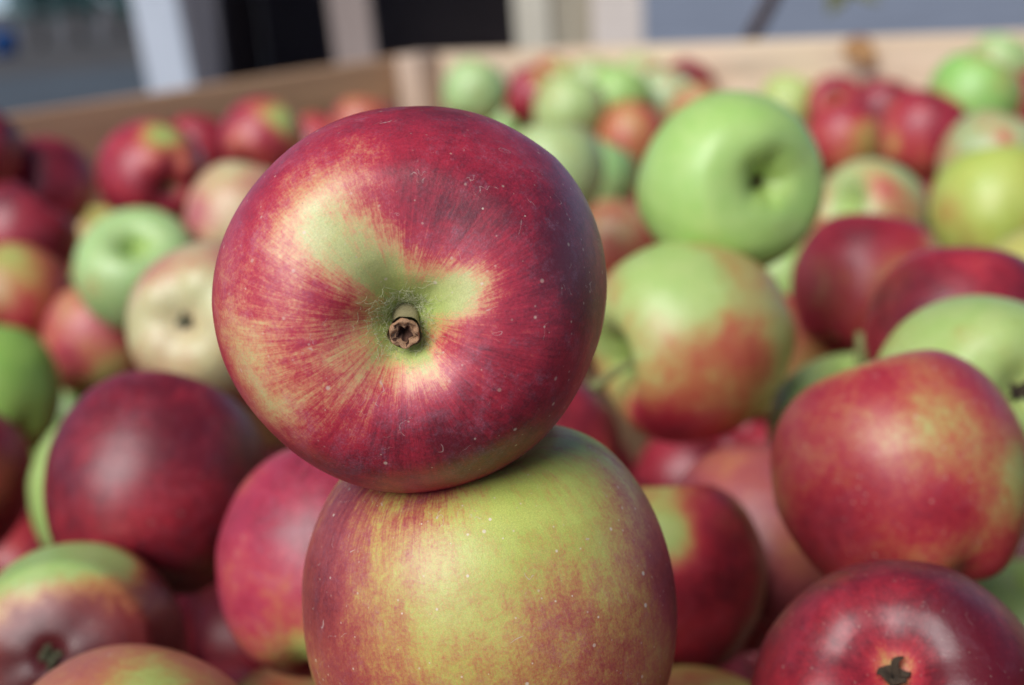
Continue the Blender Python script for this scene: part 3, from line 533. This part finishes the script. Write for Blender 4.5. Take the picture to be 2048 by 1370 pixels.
build_apple('A31', (-.3, .28, -.9), .85, [(.2, .75, .42, -.75), (.35, -.3, .15, -.4), (.8, .2, .25, -.2)], 'crimson apple with a yellow top and a dark flower end, below the brown side', end='calyxg', bloom=.22)
build_apple('A32', (.4, .6, -.6), .72, [(.5, .5, .4, -.75), (.9, 0, .3, -.4)], 'pink apple with a green right side against the brown side', bloom=.30)
build_apple('A33', (.2, .8, -.4), .40, [(-.8, .2, .35, .3), (.2, .5, .3, -.1)], 'peach and pink apple just left of the balanced apple', ground=CREAM, bloom=.3, mid=(.60, .30, .16), red=(.50, .12, .14))
build_apple('A34', (.1, .95, -.2), .62, [], 'salmon red apple peeping over the upper left of the balanced apple', bloom=.16, red=(.45, .08, .06))
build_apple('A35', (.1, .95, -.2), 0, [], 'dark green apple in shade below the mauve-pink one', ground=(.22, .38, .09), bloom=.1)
build_apple('A36', (.1, .95, -.2), 0, [], 'green apple deep in shade between the two dark red ones at the lower left', ground=(.2, .40, .1), bloom=.1)  # its green is darkened in place of shade between the neighbours
build_apple('A38', (.1, .8, -.2), .1, [(-.2, -.6, .4, .1)], 'pale green apple just right of the balanced apple', ground=PALE, bloom=.42)
build_apple('A39', (.3, .7, -.2), .1, [], 'pale green apple between the bright green one and its pale neighbour', ground=(.36, .58, .22), bloom=.42)
build_apple('A40', (.3, .7, -.2), .45, [], 'peach pink apple low between the balanced apple and the yellow-green one', ground=CREAM, bloom=.25)
build_apple('A41', (.3, .7, -.2), .62, [(.3, -.6, .4, -.2)], 'coral red apple above left of the bright green one', bloom=.14, red=(.48, .08, .06))
build_apple('A42', (.3, .7, -.2), .1, [], 'pale green apple in the back rows above the balanced apple', ground=(.48, .60, .24), bloom=.42)
build_apple('A43', (.3, .7, -.2), -.05, [], 'fresh green apple in the back row under the back board', ground=(.40, .60, .18), bloom=.42)
build_apple('A44', (.3, .7, -.2), .1, [], 'whitish green apple in the back row above the bright green one', ground=(.48, .62, .34), bloom=.42)
build_apple('A45', (.3, .7, -.2), .95, [(.15, .6, .35, -.85)], 'crimson apple with a yellow top in the back row', bloom=.16, deep=(.2, .006, .03))
build_apple('A71', (.3, .7, .05), .6, [(.2, .5, .4, -.4)], 'red and yellow apple against the back board, right of the crimson one', bloom=.25)
build_apple('A72', (.2, .8, .05), .1, [], 'pale yellow-green apple in the very back row above the balanced apple', ground=PALE, bloom=.3)
build_apple('A73', (.3, .7, .05), .12, [(.4, .2, .4, .4)], 'pale green apple with a pink cheek against the back board', ground=PALE, bloom=.35)
build_apple('A46', (.3, .7, -.2), .1, [(.2, -.7, .3, .15)], 'pale green apple nearest the corner post of the bin', ground=(.44, .60, .26), bloom=.42)
build_apple('A47', (.3, .7, -.2), .1, [], 'green apple squeezed in the back corner beside the crimson one', ground=(.36, .58, .2), bloom=.42)
build_apple('A50', (.3, .7, -.2), .9, [(-.5, -.6, .3, -.6)], 'maroon apple against the back board left of the gap', bloom=.12)
build_apple('A51', (.3, .7, -.2), .4, [], 'pinkish apple hidden behind the top of the bright green one', bloom=.25, ground=PALE)
build_apple('A52', (.3, .7, -.2), .08, [], 'yellow-green apple right of the bright green one in the back row', ground=(.52, .60, .2), bloom=.42)
build_apple('A53', (.0, .1, .95), .85, [(0, -.1, .35, -.5)], 'magenta apple with a pale centre against the back board', bloom=.25)
build_apple('A54', (.3, .7, -.2), .66, [(.6, -.1, .5, -.42), (-.4, .6, .3, .15)], 'orange-red apple right of the bright green one', bloom=.18)
build_apple('A55', (.3, .7, -.2), .72, [(-.6, -.3, .3, -.35), (.3, .6, .5, .18)], 'round red apple standing above its neighbours at the upper right', bloom=.20)
build_apple('A56', (.3, .7, -.2), .1, [(.1, .8, .2, .1)], 'fresh green apple behind the round red one at the upper right', ground=(.33, .58, .15), bloom=.42)
build_apple('A57', (.3, .7, -.2), .1, [], 'pale green apple furthest right against the back board', ground=(.42, .58, .24), bloom=.42)
build_apple('A58', (.3, .7, -.2), .95, [], 'dark crimson apple half hidden behind the round red one', bloom=.15)
build_apple('A59', (.3, .7, -.2), .28, [(.2, .5, .15, .35)], 'greyish green and pink apple above the big yellow-green one at the right edge', ground=(.42, .5, .25), bloom=.42)
build_apple('A60', (-.1, .8, -.3), .12, [(.65, -.45, .42, .5), (-.7, .0, .3, .1)], 'big yellow-green apple with an orange blush at the right edge', ground=(.50, .56, .12), bloom=.1)
build_apple('A61', (-.5, .3, .7), .22, [(.2, .6, .3, .15)], 'pale green and pink apple with a hollow, right of the bright green one', ground=PALE, bloom=.42)
build_apple('A62', (.3, .7, .3), .05, [], 'green apple tucked under the right side of the bright green one', ground=GREEN, bloom=.1)
build_apple('A63', (.3, .7, -.2), .1, [], 'pale green apple behind the red and yellow one', ground=PALE, bloom=.2)
build_apple('A64', (.3, .7, -.2), .1, [(0, 0, .6, .2)], 'yellowish apple cut off by the right edge below the big yellow-green one', ground=YEL, bloom=.15)
build_apple('A65', (.3, .7, -.2), .9, [], 'dark red apple cut off by the right edge in the back row', bloom=.15)
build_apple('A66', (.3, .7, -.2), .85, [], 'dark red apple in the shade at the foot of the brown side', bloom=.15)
build_apple('A67', (.3, .7, -.2), .9, [], 'red apple beyond the left edge against the brown side', bloom=.2)
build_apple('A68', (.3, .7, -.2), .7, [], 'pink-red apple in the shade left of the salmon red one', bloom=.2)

# stem and downy hairs of the hero apple
def hero_stem():
    P, R = POS['A1']; r, u, t = basis(P); Mi = hero.matrix_world.to_3x3().normalized().inverted()
    rl, ul, tl = (Mi @ Vector(x) for x in (r, u, t)); axz = Vector((0, 0, 1))
    root = Vector((0, 0, .51)); tip = root + axz * .23 + rl * .012 - ul * .05
    n = 28; rings = 22; rad = .074; d = (tip - root); v = []; f = []
    rg = np.random.default_rng(4)
    for i in range(rings + 1):
        s = i / rings; c = root.lerp(tip, s) + rl * .012 * math.sin(s * 3); ra = rad * (1.02 - .22 * math.sin(min(s * 1.15, 1) * 2.6) + .20 * max(0, s - .72) / .28)
        a = d.orthogonal().normalized(); b = d.normalized().cross(a)
        for k in range(n):
            th = k / n * 6.28318; q = ra * (1 + .05 * math.cos(5 * th + 1) * s + .03 * math.sin(3 * th + s * 5) + .012 * rg.normal())
            v.append(c + a * q * math.cos(th) + b * q * math.sin(th))
    for i in range(rings):
        for k in range(n): f.append((i * n + k, i * n + (k + 1) % n, (i + 1) * n + (k + 1) % n, (i + 1) * n + k))
    st = link('stem', mesh('stem', v, f), hero, M_STEM)
    # broken end: a ragged rim round a small star-shaped hollow
    v = []; f = []; a = d.orthogonal().normalized(); b = d.normalized().cross(a); dn = d.normalized(); nr = 9
    prof = [(.97, -.004), (1.0, .012), (.93, .026), (.80, .020), (.66, .004), (.52, .010), (.40, .004), (.26, -.03), (.0, -.055)]
    for i, (q, h) in enumerate(prof):
        for k in range(40):
            th = k / 40 * 6.28318; star = 1 + (.16 * math.cos(5 * th + .4) if 3 <= i <= 7 else .045 * math.cos(6 * th))
            qq = rad * .98 * q * star; v.append(tip + a * qq * math.cos(th) + b * qq * math.sin(th) + dn * (h + .006 * math.sin(7 * th + i) + .004 * rg.normal()))
    for i in range(len(prof) - 1):
        for k in range(40): f.append((i * 40 + k, i * 40 + (k + 1) % 40, (i + 1) * 40 + (k + 1) % 40, (i + 1) * 40 + k))
    me = mesh('stem_end', v, f); se = link('stem_end', me, st, M_CUT); me.materials.append(M_PITH_SHADE)
    for pi, pl in enumerate(me.polygons):
        if pi // 40 in (5, 6, 7) or (pi // 40 == 3 and (pi % 40) % 8 < 2): pl.material_index = 1
    return st
hero_stem()
def hero_down():
    t = NT('pale_down'); t.b.inputs['Base Color'].default_value = C4(.5, .5, .3); t.b.inputs['Roughness'].default_value = .6
    prof, tt = catmull(CTRL, 400); rg = np.random.default_rng(11)
    cu = bpy.data.curves.new('pit_down', 'CURVE'); cu.dimensions = '3D'; cu.bevel_depth = .0008; cu.bevel_resolution = 0
    me = hero.data; co = np.zeros(len(me.vertices) * 3); me.vertices.foreach_get('co', co); co = co.reshape(400, 560, 3)
    for i in range(520):
        rr = abs(rg.normal(.14, .05)); 
        if rr < .09 or rr > .32: continue
        idx = int(np.argmin(abs(prof[:150, 0] - rr))); th = rg.integers(0, 560)
        p = Vector(co[idx, th]); e1 = Vector(co[min(idx + 4, 399), th]) - p; e2 = Vector(co[idx, (th + 4) % 560]) - p
        nrm = e1.cross(e2).normalized(); nrm = nrm if nrm.z > 0 else -nrm; e1.normalize(); e2.normalize()
        L = rg.uniform(.02, .055); sp_ = cu.splines.new('POLY'); sp_.points.add(4); w1, w2 = rg.normal(0, .7, 2); cv = rg.normal(0, .9)
        for j in range(5):
            s = j / 4; q = p + nrm * (.004 + L * .35 * math.sin(s * 2.6)) + (e1 * w1 + e2 * w2) * L * s + (e1 * -w2 + e2 * w1) * L * cv * s * s
            sp_.points[j].co = (*q, 1)
    o = link('down', cu, hero); cu.materials.append(t.m); o['kind'] = 'stuff'
hero_down()

# ---------------------------------------------------------------- the apples underneath: copies of four plain ones
FG = 'apples below the top layer of the heap'
protos = []
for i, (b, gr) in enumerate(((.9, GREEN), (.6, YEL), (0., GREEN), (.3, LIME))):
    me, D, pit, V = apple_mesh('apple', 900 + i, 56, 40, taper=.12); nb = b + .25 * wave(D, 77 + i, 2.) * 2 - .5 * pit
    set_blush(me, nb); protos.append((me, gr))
rg = np.random.default_rng(8); first = {}
FLAB = ['red apple in shade beneath the', 'yellow apple in shade beneath the', 'green apple in shade beneath the', 'lime apple in shade beneath the']
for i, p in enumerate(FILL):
    k = int(rg.choice(4, p=(.45, .2, .15, .2))); k = 0 if p[1] < 1.0 and p[2] < -.2 else k; me, gr = protos[k]  # nearer deep apples all get dark red, standing in for shade in gaps
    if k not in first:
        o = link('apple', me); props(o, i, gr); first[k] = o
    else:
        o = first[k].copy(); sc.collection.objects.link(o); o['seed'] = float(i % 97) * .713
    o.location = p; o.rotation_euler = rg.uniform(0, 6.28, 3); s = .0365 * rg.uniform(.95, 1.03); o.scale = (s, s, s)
    near = min(POS, key=lambda n_: (POS[n_][0][0] - p[0]) ** 2 + (POS[n_][0][1] - p[1]) ** 2); nl = ROOTS[near]['label'].split(',')[0].split(' with ')[0]
    wds = nl.split()[:9]
    if len(nl.split()) > 9:
        while wds[-1] in ('as', 'in', 'cut', 'the', 'at', 'under', 'facing', 'its', 'a', 'by', 'of', 'off', 'deep', 'just', 'right', 'showing', 'glimpsed', 'and', 'above', 'below', 'one', 'top', 'behind', 'row', 'next', 'to', 'between', 'over'): wds.pop()
    nl = ' '.join(wds)
    tag(o, FLAB[k] + ' ' + nl, 'apple', FG)
